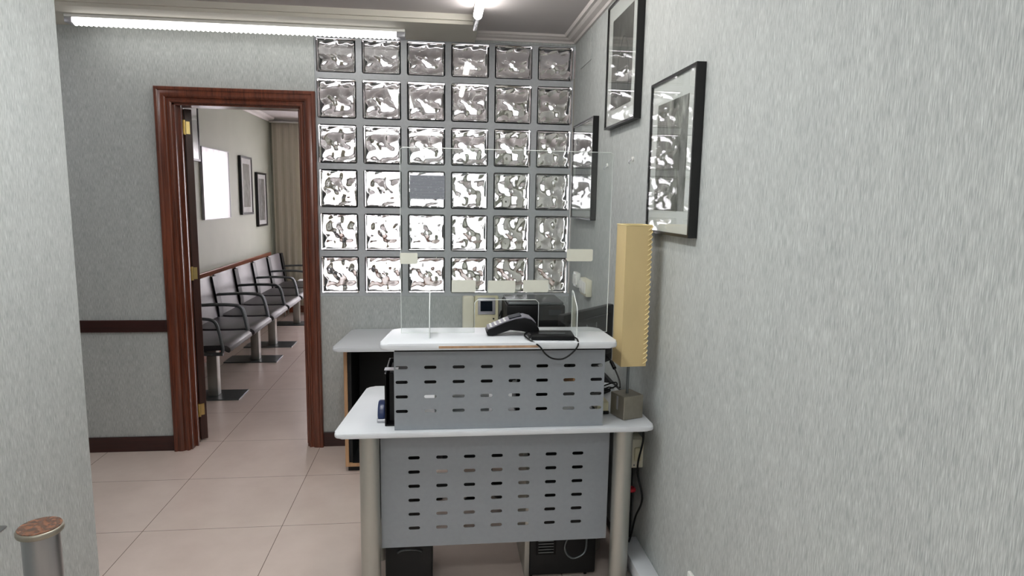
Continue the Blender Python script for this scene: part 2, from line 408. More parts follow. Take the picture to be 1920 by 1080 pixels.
for z in (.20, 1.03, 1.865):
    b = B().cyl((hx+.004, hy-.012, z-.04), (hx+.004, hy-.012, z+.04), .006, n=14).box(hx-.004, hx+.002, .092, .1225, z-.04, z+.04)
    b.box(-.002, .0005, -.026, -.006, z-.035, z+.035, mat=T)
    fin(b, 'hinge', 'brass', leaf)

# glass block window
win = empty('window_1', (GX0, .05, GZ0), kind='structure')
W2 = .1085
def blk_outline(cx, cz, h): return rrect(cx-h, cx+h, cz-h, cz+h, .012, 3)
b = B()
xs = [GX0]+[.25*i for i in range(1, 6)]+[GX1]; zs = [GZ0]+[.912+.25*i for i in range(1, 6)]+[GZ1]
cents = []
for i in range(6):
    for j in range(6):
        x0, x1, z0, z1 = xs[i], xs[i+1], zs[j], zs[j+1]
        cx = .25*i+.125; cz = .912+.25*j+.125
        hz0, hz1 = cz-W2, min(cz+W2, GZ1-.006)
        hx0, hx1 = max(cx-W2, GX0+.006), min(cx+W2, GX1-.006)
        b.prism([[(x0, z0), (x1, z0), (x1, z1), (x0, z1)], rrect(hx0, hx1, hz0, hz1, .012, 3)], 1, .012, .108)
        cents.append((cx, cz, hx0, hx1, hz0, hz1))
bmesh.ops.remove_doubles(b.bm, verts=b.bm.verts, dist=.0005)
fin(b, 'grout', 'grout', win, smooth=0)
def wave(x, z):
    v = .0
    for fx, fz, ph, am in ((31, 17, .3, 1), (-22, 41, 1.7, .9), (58, -33, 2.2, .62), (47, 66, .9, .5), (-88, 39, 3.1, .30), (21, -96, 4.0, .30), (128, 41, 1.1, .16), (-52, 139, 2.7, .16)):
        v += am*math.sin(fx*x+fz*z+ph+1.3*math.sin(29*z+ph)+1.1*math.cos(35*x-ph))
    r = math.hypot(x-.012, z-.008); v += 1.7*math.exp(-(r/.028)**2)
    e = max(abs(x), abs(z))/.098; fade = 1-max(0, (e-.8)/.2)**2 if e < 1 else 0
    return .0029*v*max(0, fade)
def block_mesh():
    bm = bmesh.new(); h = .1095
    r = bmesh.ops.create_cube(bm, size=1)
    for v in r['verts']: v.co = Vector((v.co.x*2*h, v.co.y*.096, v.co.z*2*h))
    bmesh.ops.bevel(bm, geom=list(bm.edges), offset=.011, segments=3, affect='EDGES', profile=.5)
    # pressed ridge around each face
    for sgn in (-1, 1):
        f = [f for f in bm.faces if f.normal.y*sgn > .99 and f.calc_area() > .02][0]
        bmesh.ops.inset_region(bm, faces=[f], thickness=.004, depth=-.0)
        bmesh.ops.inset_region(bm, faces=[f], thickness=.004, depth=-.003)
    n = 46; c = .098; grids = []
    for sgn, fl in ((-1, 1), (1, -1)):
        g = [[bm.verts.new((-c+2*c*i/n, sgn*(.034)+sgn*wave(fl*(-c+2*c*i/n), (-c+2*c*j/n)*(1 if sgn < 0 else -1)), -c+2*c*j/n)) for j in range(n+1)] for i in range(n+1)]
        for i in range(n):
            for j in range(n):
                q = (g[i][j], g[i+1][j], g[i+1][j+1], g[i][j+1])
                bm.faces.new(q[::-1] if sgn < 0 else q)        # cavity: normals point into the hollow
        grids.append(g)
    A, D = grids
    ring = lambda g: [g[i][0] for i in range(n)]+[g[n][j] for j in range(n)]+[g[n-i][n] for i in range(n)]+[g[0][n-j] for j in range(n)]
    ra, rd = ring(A), ring(D)
    for k in range(len(ra)):
        k2 = (k+1) % len(ra); bm.faces.new((ra[k], ra[k2], rd[k2], rd[k]))
    me = bpy.data.meshes.new('glass_block'); bm.normal_update()
    # orient: outer shell outward, cavity inward
    for f in bm.faces:
        cc = f.calc_center_median()
        inner = max(abs(cc.x), abs(cc.z)) <= .0982 and abs(cc.y) < .0425
        d = f.normal.dot(Vector((cc.x, cc.y, cc.z)))
        if inner:
            if abs(abs(cc.x)-.098) < 1e-4 or abs(abs(cc.z)-.098) < 1e-4:
                dd = f.normal.dot(Vector((cc.x, 0, cc.z)))
            else: dd = f.normal.y*cc.y
            if dd > 0: f.normal_flip()
        elif d < 0: f.normal_flip()
    for f in bm.faces:          # real blocks have painted edges: outer rim sides and cavity walls
        cc = f.calc_center_median(); m_ = max(abs(cc.x), abs(cc.z))
        if m_ > .1094 or (abs(m_-.098) < 1e-4 and abs(f.normal.y) < .3): f.material_index = 1
    bm.to_mesh(me); bm.free(); me.materials.append(M['glass']); me.materials.append(M['blockedge'])
    for p in me.polygons: p.use_smooth = True
    me.set_sharp_from_angle(angle=math.radians(50)); return me
bme = block_mesh()
for cx, cz, hx0, hx1, hz0, hz1 in cents:
    o = bpy.data.objects.new('glass_block', bme); C.objects.link(o); o.parent = win
    mx_, mz_ = (hx0+hx1)/2, (hz0+hz1)/2
    o.location = Vector((mx_, .06, mz_))-ORG[win.name]
    o.scale = ((hx1-hx0)/.217, 1, (hz1-hz0)/.217)

# waiting room shell
struct(B().box(XW-.12, XW, .12, YF+.12, 0, 2.56), 'wall_waiting_left', 'sage')
struct(B().box(1.75, 1.87, .12, YF+.12, 0, 2.56), 'wall_waiting_right', 'sage')
FX0, FX1, FZ0, FZ1 = -.93, 1.32, .30, 2.08
b = B().box(XW-.12, FX0, YF, YF+.12, 0, 2.56).box(FX1, 1.87, YF, YF+.12, 0, 2.56).box(FX0, FX1, YF, YF+.12, 0, FZ0).box(FX0, FX1, YF, YF+.12, FZ1, 2.56)
struct(b, 'wall_waiting_far', 'sage')
struct(B().box(XW-.12, 1.87, .12, YF+.12, ZF, ZF+.12), 'ceiling_waiting', 'ceiling')
prof2 = [(0, 2.395), (.015, 2.395), (.03, 2.41), (.07, 2.42), (.09, ZF), (0, ZF)]
struct(B().prism([(XW+u, z) for u, z in prof2], 1, .12, YF), 'trim_5', 'crown')
struct(B().prism([(YF-u, z) for u, z in prof2], 0, XW, 1.75), 'trim_6', 'crown')
struct(B().box(XW, XW+.014, .12, YF, 0, .09, .002), 'baseboard_waiting_left', 'railwood')
struct(B().box(XW, 1.75, YF-.014, YF, 0, .09, .002), 'baseboard_waiting_far', 'railwood')
struct(B().box(XW, XW+.022, .5, 4.38, .735, .80, .004), 'trim_7', 'railwood')
w2 = empty('window_2', ((FX0+FX1)/2, YF+.06, FZ0), kind='structure')
b = B()
for x0, x1 in ((FX0, FX0+.05), (.085, .135), (FX1-.05, FX1)): b.box(x0, x1, YF+.04, YF+.09, FZ0, FZ1)
b.box(FX0, FX1, YF+.04, YF+.09, FZ0, FZ0+.05).box(FX0, FX1, YF+.04, YF+.09, FZ1-.05, FZ1).box(FX0, FX1, YF+.04, YF+.09, 1.2, 1.25)
fin(b, 'window_frame', 'white', w2, smooth=0)
fin(B().box(FX0+.04, FX1-.04, YF+.062, YF+.066, FZ0+.04, FZ1-.04), 'window_glass', 'windowpane', w2, smooth=0)

# ================================================================ CEILING LAMPS AND ADDED FILL LIGHTS
lt = empty('fluorescent_light', (-.32, -.2, 2.368), 'long ribbed fluorescent light fixed above the doorway along the back wall', 'ceiling light')
b = B().box(-1.15, .52, -.235, -.165, 2.352, 2.368, .003); fin(b, 'housing', 'white', lt)
b = B()
n = 68; x0, x1 = -1.115, .475
sect = [(-.228, 2.352), (-.222, 2.335), (-.205, 2.326), (-.185, 2.328), (-.173, 2.338), (-.170, 2.352)]
rings = []
for i in range(2*n+1):
    x = x0+(x1-x0)*i/(2*n); k = .0 if i % 2 else .008
    rings.append([b.bm.verts.new((x, y0_, z-(k if z < 2.35 else 0))) for y0_, z in sect])
for A, D in zip(rings, rings[1:]):
    for i in range(len(sect)-1): b.bm.faces.new((A[i], A[i+1], D[i+1], D[i]))
b.bm.faces.new(rings[0]); b.bm.faces.new(rings[-1][::-1])
fin(b, 'diffuser', 'tube', lt, smooth=0)
for x0, x1 in ((-1.15, -1.115), (.475, .52)): fin(B().box(x0, x1, -.235, -.165, 2.325, 2.352, .004), 'end_cap', 'silver', lt)
lt = empty('fluorescent_light', (.885, -1.1, ZC), 'bright bare tube light on the ceiling running towards the camera', 'ceiling light')
fin(B().box(.868, .902, -1.95, -.30, 2.392, 2.409, .003), 'housing', 'white', lt)
fin(B().cyl((.885, -1.85, 2.372), (.885, -.52, 2.372), .021, n=20, bev=.012), 'tube', 'tube2', lt)
fin(B().cyl((.885, -.515, 2.374), (.885, -.28, 2.374), .018, .014, n=20), 'end_cap', 'capglass', lt)
fin(B().box(.88, .89, -1.9, -1.8, 2.39, ZC), 'bracket', 'white', lt)
fin(B().box(.88, .89, -.6, -.5, 2.405, ZC), 'bracket', 'white', lt)
for x, y, hx, hy, lab in ((.30, -3.9, .6, .085, 'added unseen fill light box above and just behind the camera'),
                          (.30, -5.3, .6, .085, 'added unseen fill light box far behind the camera'),
                          (.36, -2.2, .085, .5, 'added unseen fill light box overhead between the barrier post and right wall'),
                          (-1.55, -.85, .07, .35, 'added unseen fill light box in the recess left of the doorway')):
    lt = empty('fill_light_box', (x, y, ZC), lab, 'ceiling light')  # fill lamps added out of view to brighten the room
    fin(B().box(x-hx-.02, x+hx+.02, y-hy-.02, y+hy+.02, ZC-.04, ZC, .004), 'housing', 'white', lt)
    fin(B().box(x-hx, x+hx, y-hy, y+hy, ZC-.055, ZC-.0395, .004), 'diffuser', 'fill_alcove' if x < -1 else 'fill_overhead' if y > -3 else 'fill_rear', lt)

# ================================================================ RECEPTION DESK
ZD = .712
desk = empty('reception_desk', (.9, -1.45, 0), 'two-tier grey and white reception desk with slotted steel front panels', 'desk')
fin(B().prism(taper(.352, .408, 1.440, 1.452, -1.705, -1.16), 2, ZD-.017, ZD, .006), 'desktop', 'whitelam', desk)
top = fin(B().prism(taper(.506, .538, 1.288, 1.302, -1.728, -1.47), 2, .999, 1.0205, .007), 'counter_top', 'whitelam', desk)
fin(B().box(.70, 1.03, -1.7288, -1.72, 1.004, 1.012, .001), 'worn_edge', 'wear', top, label='worn bare strip along the front edge')
def slotted(x0, x1, z0, z1, y0, y1, cols, rows, sw, sh):
    b = B()
    cx = [x0]+[(a+c)/2 for a, c in zip(cols, cols[1:])]+[x1]; cz = [z0]+[(a+c)/2 for a, c in zip(rows, rows[1:])]+[z1]
    for i, x in enumerate(cols):
        for j, z in enumerate(rows):
            b.prism([[(cx[i], cz[j]), (cx[i+1], cz[j]), (cx[i+1], cz[j+1]), (cx[i], cz[j+1])], stadium(x, z, sw, sh)], 1, y0, y1)
    bmesh.ops.remove_doubles(b.bm, verts=b.bm.verts, dist=.0002)
    # drop the walls between neighbouring cells
    seen = {}
    for f in list(b.bm.faces):
        k = tuple(sorted(v.index for v in f.verts))
    b.bm.verts.index_update()
    for f in list(b.bm.faces):
        seen.setdefault(tuple(sorted(v.index for v in f.verts)), []).append(f)
    kill = [f for L in seen.values() if len(L) > 1 for f in L]
    bmesh.ops.delete(b.bm, geom=kill, context='FACES_ONLY')
    return b
uc = [.577+(1.240-.577)*i/7 for i in range(8)]; ur = [.778+(.929-.778)*i/3 for i in range(4)]
fin(slotted(.552, 1.268, ZD+.001, .983, -1.682, -1.679, uc, ur, .041, .0115), 'raised_panel', 'greypaint', desk, smooth=0)
lc = [.613+(1.202-.613)*i/6 for i in range(7)]; lr = [.316+(.580-.316)*i/5 for i in range(6)]
fin(slotted(.497, 1.318, .245, ZD-.028, -1.602, -1.599, lc, lr, .041, .0125), 'modesty_panel', 'greypaint2', desk, smooth=0)
fin(B().box(.554, 1.266, -1.6822, -1.655, .9835, .9985), 'spacer_rail', 'black', desk)
for x in (.60, 1.225): fin(B().box(x, x+.02, -1.56, -1.53, ZD, .997), 'support_post', 'black', desk)
for x, y in ((.462, -1.625), (1.362, -1.625), (.462, -1.24), (1.362, -1.24)):
    fin(B().cyl((x, y, .0), (x, y, ZD-.025), .034, n=36), 'leg', 'alu', desk)
for x0 in (.468, 1.334):
    fin(B().box(x0, x0+.018, -1.592, -1.26, .30, ZD-.03, .004), 'side_bracket', 'darksteel', desk)
fin(B().box(.50, 1.32, -1.25, -1.22, .60, ZD-.027), 'rear_rail', 'darksteel', desk)

# clear acrylic screen standing on the counter
scr = empty('acrylic_screen', (.93, -1.56, 1.02), 'clear acrylic sneeze screen with a serving hatch on the counter top', 'screen')
o_ = [(.57, 1.021), (.825, 1.021), (.825, 1.128), (.835, 1.138), (1.042, 1.138), (1.052, 1.128), (1.052, 1.021), (1.303, 1.021), (1.303, 1.648), (1.295, 1.656), (.578, 1.656), (.57, 1.648)]
fin(B().prism(o_, 1, -1.562, -1.558), 'sheet', 'acrylic', scr, smooth=0)
for x in (.667, 1.172):
    fin(B().prism([(-1.557, 1.0205), (-1.557, 1.172), (-1.575, 1.168), (-1.64, 1.125), (-1.648, 1.11), (-1.648, 1.0205)], 0, x, x+.004), 'foot', 'acrylic', scr, smooth=0)
b = B().tube([(x, -1.56, z) for x, z in o_ + o_[:1]], .0014, 6, False)  # pale outline tubes stand in for bright glints along the sheet and feet
fin(b, 'edge_glint', 'edge', scr, smooth=60)
for x in (.667, 1.172):
    pts = [(-1.557, 1.0205), (-1.557, 1.172), (-1.575, 1.168), (-1.64, 1.125), (-1.648, 1.11), (-1.648, 1.0205)]
    fin(B().tube([(x+.002, y, z) for y, z in pts], .0016, 6, False), 'foot_edge_glint', 'edge', scr, smooth=60)
labs = [((750, 474, 783, 495), 'cream label torn at its corner stuck high on the left part of the screen', 0),
        ((1063, 467, 1111, 490), 'blank cream label stuck highest, at the right end of the screen', 0),
        ((847, 525, 892, 548), 'blank cream label stuck above the beige door phone, left of the lower three', 1),
        ((915, 526, 966, 549), 'blank cream label stuck above the card terminal, middle of the lower three', 1),
        ((981, 525, 1028, 548), 'blank cream label right of the lower three on the screen', 1)]
def ray(x, y):
    return fw + rt*((x-960)/F) - up*((y-540)/F)
def hit(x, y, ax, v):
    d = ray(x, y); return CAM + d*((v-CAM[ax])/d[ax])
for (x0, y0_, x1, y1), lab, k in labs:
    A = hit(x0, y0_, 1, -1.5625); D = hit(x1, y1, 1, -1.5625)
    o = fin(B().prism(rrect(A.x, D.x, D.z, A.z, .004, 3, (.006, .004, .003, .005)), 1, -1.5630, -1.5622), 'paper_label', 'label', None, lab, 'label', 'blank labels stuck on the acrylic screen', smooth=0)

# card terminal: low keypad nose on the left, arched body to the right
tm = empty('card_terminal', (.96, -1.60, 1.021), 'black card payment terminal arched on the white counter top', 'card terminal')
pr = [(.866, 1.024), (.872, 1.021), (.886, 1.021), (.896, 1.031), (.915, 1.038), (.945, 1.042), (.985, 1.043), (1.0, 1.035), (1.02, 1.021), (1.048, 1.021),
      (1.046, 1.045), (1.034, 1.064), (1.018, 1.078), (.995, 1.084), (.965, 1.080), (.93, 1.069), (.895, 1.054), (.87, 1.043), (.862, 1.034)]
body = fin(B().prism(pr, 1, -1.625, -1.548, .005, 2), 'body', 'black', tm)
tp = [(.868, 1.0435), (.895, 1.0545), (.93, 1.0695), (.965, 1.0805), (.995, 1.0845), (1.018, 1.0785), (1.034, 1.0645)]
tp2 = tp + [(x, z+.0035) for x, z in reversed(tp)]
fin(B().prism(tp2, 1, -1.622, -1.551), 'keypad_cover', 'keypad', tm, label='silver grey keypad and display face')
b = B()
for i in range(4):
    for j in range(3):
        x = .880+i*.016; z = 1.0435+(x-.868)*.41+.0030; y = -1.61+j*.022
        b.box(x-.0048, x+.0048, y-.006, y+.006, z, z+.0022, .001, 1, None)
fin(b, 'keys', 'white', tm)
b = B()
th = math.atan(.31)
b.box(-.022, .022, -.027, .027, 0, .003, mat=Matrix.Translation((.963, -1.587, 1.0835)) @ Matrix.Rotation(-math.atan(.25), 4, 'Y'))
fin(b, 'display', 'screen', tm)
# card reader with its looped cord hanging over the panel
rd = empty('card_reader', (1.08, -1.66, 1.021), 'flat black card reader with a cord looping over the counter edge', 'card reader')
Tr = Matrix.Translation((1.085, -1.655, 1.021)) @ Matrix.Rotation(math.radians(-4), 4, 'Z')
fin(B().box(-.074, .074, -.045, .052, 0, .016, .004, 2, Tr), 'body', 'black', rd)
fin(B().box(-.045, .045, -.01, .0, .0155, .0175, .0005, 1, Tr), 'slot_cover', 'darksteel', rd)
fin(B().tube([(1.005, -1.62, 1.035), (.99, -1.66, 1.031), (1.0, -1.70, 1.026), (1.03, -1.733, 1.01), (1.05, -1.734, .985), (1.075, -1.733, .968), (1.11, -1.733, .966), (1.14, -1.734, .985), (1.16, -1.733, 1.01), (1.163, -1.71, 1.026), (1.155, -1.69, 1.030)], .0028, 8), 'cord', 'black', rd)
fin(B().box(-.082, -.066, -.02, .02, .002, .014, .003, 2, Tr), 'plug', 'blackmatt', rd)

# monitor seen from behind, standing askew on the lower desktop
L_, R_ = Vector((1.165, -1.46, 0)), Vector((1.43, -1.20, 0)); d_ = R_-L_
am = math.atan2(d_.y, d_.x); Ln = d_.length
Tm = Matrix.Translation(L_) @ Matrix.Rotation(am, 4, 'Z')
mon = empty('computer_monitor', ((L_+R_)/2+Vector((0, 0, ZD))), 'black computer monitor seen from behind, right of the counter screen', 'monitor')
fin(B().box(0, Ln, .0, .03, .82, 1.062, .006, 2, Tm).box(.03, Ln-.03, -.018, .002, .86, 1.03, .012, 2, Tm), 'housing', 'black', mon)
fin(B().box(.01, Ln-.01, .0295, .0315, .835, 1.05, 0, 1, Tm), 'screen', 'screen', mon)
fin(B().box(Ln/2-.03, Ln/2+.03, .0, .02, ZD+.01, .9, .003, 1, Tm), 'neck', 'black', mon)
fin(B().box(Ln/2-.1, Ln/2+.1, -.05, .1, ZD+.0005, ZD+.012, .003, 1, Tm), 'foot', 'black', mon)
for u in (.13, .20): fin(B().box(u, u+.006, -.021, -.017, .965, 1.01, .001, 1, Tm), 'vent_strip', 'darksteel', mon)

# lamp with laced parchment shade on a steel block
lm = empty('table_lamp', (1.380, -1.585, ZD+.001), 'tall square parchment table lamp with laced edge on a steel block base', 'lamp')
Tc = Matrix.Translation((1.381, -1.587, 0)) @ Matrix.Rotation(math.radians(19), 4, 'Z')
b = B().box(-.042, .042, -.042, .042, ZD+.001, ZD+.086, .0015, 1, Tc)
fin(b, 'base', 'lampsteel', lm)
fin(B().box(-.0428, -.0415, -.006, .004, ZD+.03, ZD+.08, 0, 1, Tc), 'base_slot', 'silver', lm)
fin(B().cyl((1.381, -1.587, ZD+.08), (1.381, -1.587, 1.3), .005, n=12), 'stem', 'darksteel', lm)
Ts = Matrix.Translation((1.383, -1.583, 0)) @ Matrix.Rotation(math.radians(4), 4, 'Z')
h = .0465; q = .0025
b = B()
b.prism([[(-h, -h), (h, -h), (h, h), (-h, h)], [(-h+q, -h+q), (-h+q, h-q), (h-q, h-q), (h-q, -h+q)]], 2, .908, 1.408, mat=Ts)
sh = fin(b, 'lamp_shade', 'parchment', lm, smooth=0)
b = B()
for i in range(28):
    z = .918+i*.0175
    b.tube([Ts @ Vector((h-.012, -h-.0014, z)), Ts @ Vector((h-.004, -h-.003, z+.006)), Ts @ Vector((h+.0025, -h-.0005, z+.013)), Ts @ Vector((h+.001, -h+.010, z+.017))], .0018, 6)
fin(b, 'lacing', 'lacing', sh, label='pale diagonal lacing down the shade edge')
fin(B().tube([Ts @ Vector((-h, -h, 1.408)), Ts @ Vector((h, -h, 1.408)), Ts @ Vector((h, h, 1.408)), Ts @ Vector((-h, h, 1.408)), Ts @ Vector((-h, -h, 1.408))], .002, 8, False), 'rim', 'lacing', sh)

# things on the lower desktop behind the slotted panel
o = empty('magazine_file', (.55, -1.58, ZD), 'upright black file stand at the left end of the raised panel', 'file stand')
fin(B().box(.517, .522, -1.64, -1.42, ZD+.001, .897).box(.522, .60, -1.425, -1.42, ZD+.001, .897).box(.522, .60, -1.64, -1.42, ZD+.001, ZD+.006), 'body', 'black', o)
fin(B().box(.513, .56, -1.60, -1.565, .8975, .9), 'top_plate', 'silver', o)
fin(B().box(.53, .59, -1.60, -1.44, ZD+.0065, .885), 'folders', 'blackmatt', o)
o = empty('tape_dispenser', (.505, -1.58, ZD), 'dark blue rounded desk gadget peeping out left of the raised panel', 'tape dispenser')
prd = []
for k in range(13):
    a = math.pi*k/12; prd.append((-1.555+.048*math.cos(a), ZD+.014+.052*math.sin(a)))
fin(B().prism(prd, 0, .488, .5155, .007, 3), 'body', 'navy', o)
fin(B().prism(rrect(-1.606, -1.504, ZD+.001, ZD+.013, .004, 3), 0, .487, .5165, .001, 1), 'base', 'silver', o)
o = empty('paper_stack', (.76, -1.5, ZD), 'stack of white paper behind the slots of the raised panel', 'paper')
fin(B().box(.685, .875, -1.615, -1.55, ZD+.001, ZD+.094), 'sheets', 'paper', o)
o = fin(B().box(.98, 1.14, -1.52, -1.40, ZD+.001, .80, .006).box(.985, 1.135, -1.515, -1.47, .80, .86, .004), 'desk_organiser', 'black', None, 'black desk organiser hidden behind the right slots of the raised panel', 'organiser')
o = empty('notepad', (1.335, -1.45, ZD), 'yellow notepad on a black tray behind the lamp base', 'notepad')
fin(B().box(1.274, 1.322, -1.57, -1.49, ZD+.001, ZD+.012, .003), 'tray', 'black', o)
fin(B().box(1.277, 1.319, -1.565, -1.50, ZD+.0125, ZD+.045), 'pad', 'creamdark', o)
# cables by the lamp
def cable(name, pts, r, label, mat='black', group=None): return fin(B().tube(pts, r, 8), name, mat, None, label, 'cable', group)
cb = empty('power_cable', (1.38, -1.50, ZD), 'black monitor cable with a thick ferrite bead running down behind the lamp', 'cable')
fin(B().tube([(1.372, -1.27, .85), (1.368, -1.36, .875), (1.372, -1.43, .855), (1.378, -1.49, .82), (1.372, -1.525, .80)], .0032, 8), 'cord', 'black', cb)
fin(B().cyl((1.3695, -1.40, .868), (1.3735, -1.44, .850), .0075, n=14, bev=.002), 'ferrite_bead', 'black', cb)
cable('loose_cable', [(1.275, -1.50, .775), (1.30, -1.52, .80), (1.325, -1.53, .815), (1.355, -1.525, .82), (1.366, -1.50, .80), (1.35, -1.46, .775), (1.33, -1.45, .765)], .0025, 'thin black cable curling in the air behind the steel lamp base')
cable('loose_cable', [(1.275, -1.49, .79), (1.31, -1.50, .785), (1.335, -1.49, .79), (1.35, -1.46, .782), (1.37, -1.44, .772)], .0028, 'lower black cable lying flat between the raised panel and lamp')

# ================================================================ BACK DESK
bd = empty('back_desk', (.8, -.25, 0), 'long white-topped desk against the glass block wall', 'desk')
fin(B().prism(taper(.150, .195, 1.475, 1.475, -.50, -.018), 2, .698, .72, .008), 'desktop', 'whitelam', bd)
b = B().box(.195, .213, -.40, -.03, .035, .694).box(1.44, 1.458, -.40, -.03, .035, .694).box(.213, 1.44, -.40, -.03, .035, .053)
fin(b, 'side_panel', 'beech', bd, smooth=0)
fin(B().box(.2135, 1.4395, -.05, -.032, .0535, .694).box(.2135, .232, -.385, -.05, .0535, .694).box(.70, .72, -.39, -.05, .0535, .694).box(.232, 1.44, -.395, -.05, .0535, .056), 'interior_panel', 'blackmatt', bd)
fin(B().box(.205, 1.45, -.37, -.04, 0.0, .035), 'plinth', 'blackmatt', bd)
ph = empty('door_phone', (.94, -.06, .72), 'cream video door phone with handset standing on the back desk', 'intercom')
Tp = Matrix.Translation((.94, -.07, .7205)) @ Matrix.Rotation(math.radians(-4), 4, 'X')
pb = fin(B().box(-.035, .107, -.03, .02, 0, .205, .008, 2, Tp), 'body', 'creamdark', ph)
hs = fin(B().box(-.105, -.037, -.042, .015, 0.0, .205, .012, 3, Tp), 'handset', 'cream', ph, label='paler cream handset')
fin(B().box(-.015, .088, -.036, -.029, .095, .195, .004, 2, Tp), 'display_bezel', 'silver', ph)
fin(B().box(0, .070, -.038, -.035, .115, .175, 0, 1, Tp), 'display', 'screen', ph)
fin(B().cyl(Tp @ Vector((.078, -.028, .07)), Tp @ Vector((.078, -.034, .07)), .005, n=12), 'button', 'black', ph)
pn = empty('printer', (1.23, -.2, .72), 'black desktop printer with glossy top on the back desk', 'printer')
fin(B().box(1.068, 1.392, -.362, -.055, .7205, .915, .008, 2), 'body', 'black', pn)
fin(B().box(1.075, 1.385, -.355, -.062, .915, .932, .006, 2), 'lid', 'darksteel', pn)
fin(B().box(1.10, 1.36, -.366, -.358, .76, .80, .002, 1), 'paper_slot', 'blackmatt', pn)
fin(B().box(1.30, 1.37, -.3645, -.3605, .86, .89, .001, 1), 'control_panel', 'screen', pn)
cable('phone_cord', [(1.05, -.07, .74), (1.065, -.12, .76), (1.055, -.16, .80), (1.062, -.10, .84), (1.058, -.05, .80)], .003, 'dark cord between the cream door phone and the printer')

oc = empty('added_office_chair', (.93, -.86, 0), 'black swivel office chair assumed between the two desks, added to darken the slots', 'office chair')  # unseen chair, added for darkness behind the slotted panels
fin(B().box(.70, 1.16, -1.02, -.62, .42, .50, .035, 4), 'seat', 'blackmatt', oc)
fin(B().cyl((.93, -.82, .09), (.93, -.82, .42), .028, n=20), 'column', 'black', oc)
for k in range(5):
    a = 2*math.pi*k/5+.3; ex, ey = .93+.25*math.cos(a), -.82+.25*math.sin(a)
    fin(B().cyl((.93, -.82, .10), (ex, ey, .072), .026, .016, n=12), 'base_arm', 'black', oc)
    fin(B().cyl((ex-.02, ey, .03), (ex+.02, ey, .03), .03, n=18).cyl((ex, ey, .03), (ex, ey, .075), .008, n=8), 'caster', 'black', oc)
fin(B().box(.72, 1.14, -.615, -.57, .55, .70, .02, 3).box(.91, .95, -.60, -.58, .44, .56), 'backrest', 'blackmatt', oc)

# ================================================================ UNDER THE DESK
o = empty('drawer_pedestal', (.585, -1.2, 0), 'black drawer unit under the left end of the lower desktop', 'drawer unit')
fin(B().box(.497, .676, -1.46, -1.28, .02, .56, .003), 'body', 'blackmatt', o)
for z0, z1 in ((.03, .20), (.205, .375), (.38, .55)):
    d = fin(B().box(.500, .672, -1.474, -1.4605, z0, z1, .002), 'drawer', 'blackmatt', o)
    fin(B().tube([(.545, -1.475, z1-.05), (.56, -1.488, z1-.035), (.59, -1.495, z1-.028), (.62, -1.488, z1-.035), (.635, -1.475, z1-.05)], .0035, 8), 'handle', 'darksteel', d)
for x, y in ((.53, -1.43), (.66, -1.43), (.53, -1.31), (.66, -1.31)): fin(B().cyl((x, y, 0), (x, y, .02), .012, n=14), 'caster', 'black', o)
o = empty('computer_tower', (1.19, -1.2, 0), 'black computer tower under the right end of the lower desktop', 'computer')
fin(B().box(1.055, 1.322, -1.45, -1.06, .012, .50, .006), 'case', 'blackmatt', o)
fin(B().box(1.035, 1.0545, -1.455, -1.06, .012, .48, .002), 'side_cover', 'alu', o)
fin(B().box(1.08, 1.16, -1.4545, -1.4495, .10, .40, .002), 'drive_bay', 'black', o)
b = B()
for k in range(5): b.box(1.09, 1.15, -1.4585, -1.454, .11+k*.012, .115+k*.012)
fin(b, 'vent_slats', 'darksteel', o)
for x in (1.06, 1.28): fin(B().box(x, x+.01, -1.44, -1.08, 0, .0125), 'foot', 'black', o)
cable('computer_cable', [(1.20, -1.46, .30), (1.21, -1.475, .22), (1.19, -1.48, .14), (1.22, -1.485, .10), (1.27, -1.48, .12), (1.28, -1.465, .18)], .004, 'grey cable hanging in front of the black computer tower', 'darksteel')
cable('hanging_cable', [(1.452, -1.58, .685), (1.458, -1.56, .60), (1.452, -1.53, .48), (1.462, -1.57, .38), (1.456, -1.52, .28), (1.45, -1.50, .2), (1.44, -1.50, .165)], .0038, 'thick black cable hanging closest to the right wall below the desk')
cable('hanging_cable', [(1.42, -1.36, .68), (1.425, -1.43, .60), (1.432, -1.46, .48), (1.425, -1.42, .40), (1.438, -1.45, .30), (1.43, -1.44, .22), (1.42, -1.45, .13)], .0038, 'black cable hanging beside the cream socket box below the desk')
cable('hanging_cable', [(1.405, -1.40, .66), (1.41, -1.44, .56), (1.425, -1.47, .44), (1.43, -1.49, .38), (1.418, -1.45, .33), (1.425, -1.47, .26), (1.41, -1.42, .2)], .0035, 'looped black cable hanging just right of the desk leg')
cable('hanging_cable', [(1.44, -1.50, .47), (1.435, -1.49, .42), (1.43, -1.50, .37), (1.415, -1.50, .33), (1.41, -1.49, .30), (1.425, -1.50, .285), (1.44, -1.50, .31), (1.438, -1.50, .36)], .004, 'bunched black cable tied by the red strap')
fin(B().tube([(1.410, -1.50, .385), (1.422, -1.512, .388), (1.446, -1.51, .385), (1.448, -1.492, .383), (1.43, -1.482, .382), (1.412, -1.49, .384), (1.410, -1.50, .385)], .009, 10), 'cable_strap', 'red', None, 'red strap tying the black cables below the desk', 'strap')
fin(B().box(1.458, 1.474, -1.41, -.56, .03, ZD-.021), 'side_panel', 'blackmatt', desk)
o = empty('socket_box', (XR-.02, -1.45, .5), 'cream mains socket box on the right wall under the desk', 'socket')
fin(B().box(1.434, XR-.0005, -1.50, -1.42, .47, .585, .004), 'box', 'cream', o)
fin(B().box(1.445, 1.472, -1.512, -1.4995, .50, .555, .006), 'plug', 'creamdark', o)
fin(B().cyl((1.448, -1.5005, .482), (1.448, -1.498, .482), .003, n=10), 'screw', 'darksteel', o)
o = empty('cable_trunking', (1.43, -1.9, 0), 'white metal trunking run low along the right wall', 'trunking')
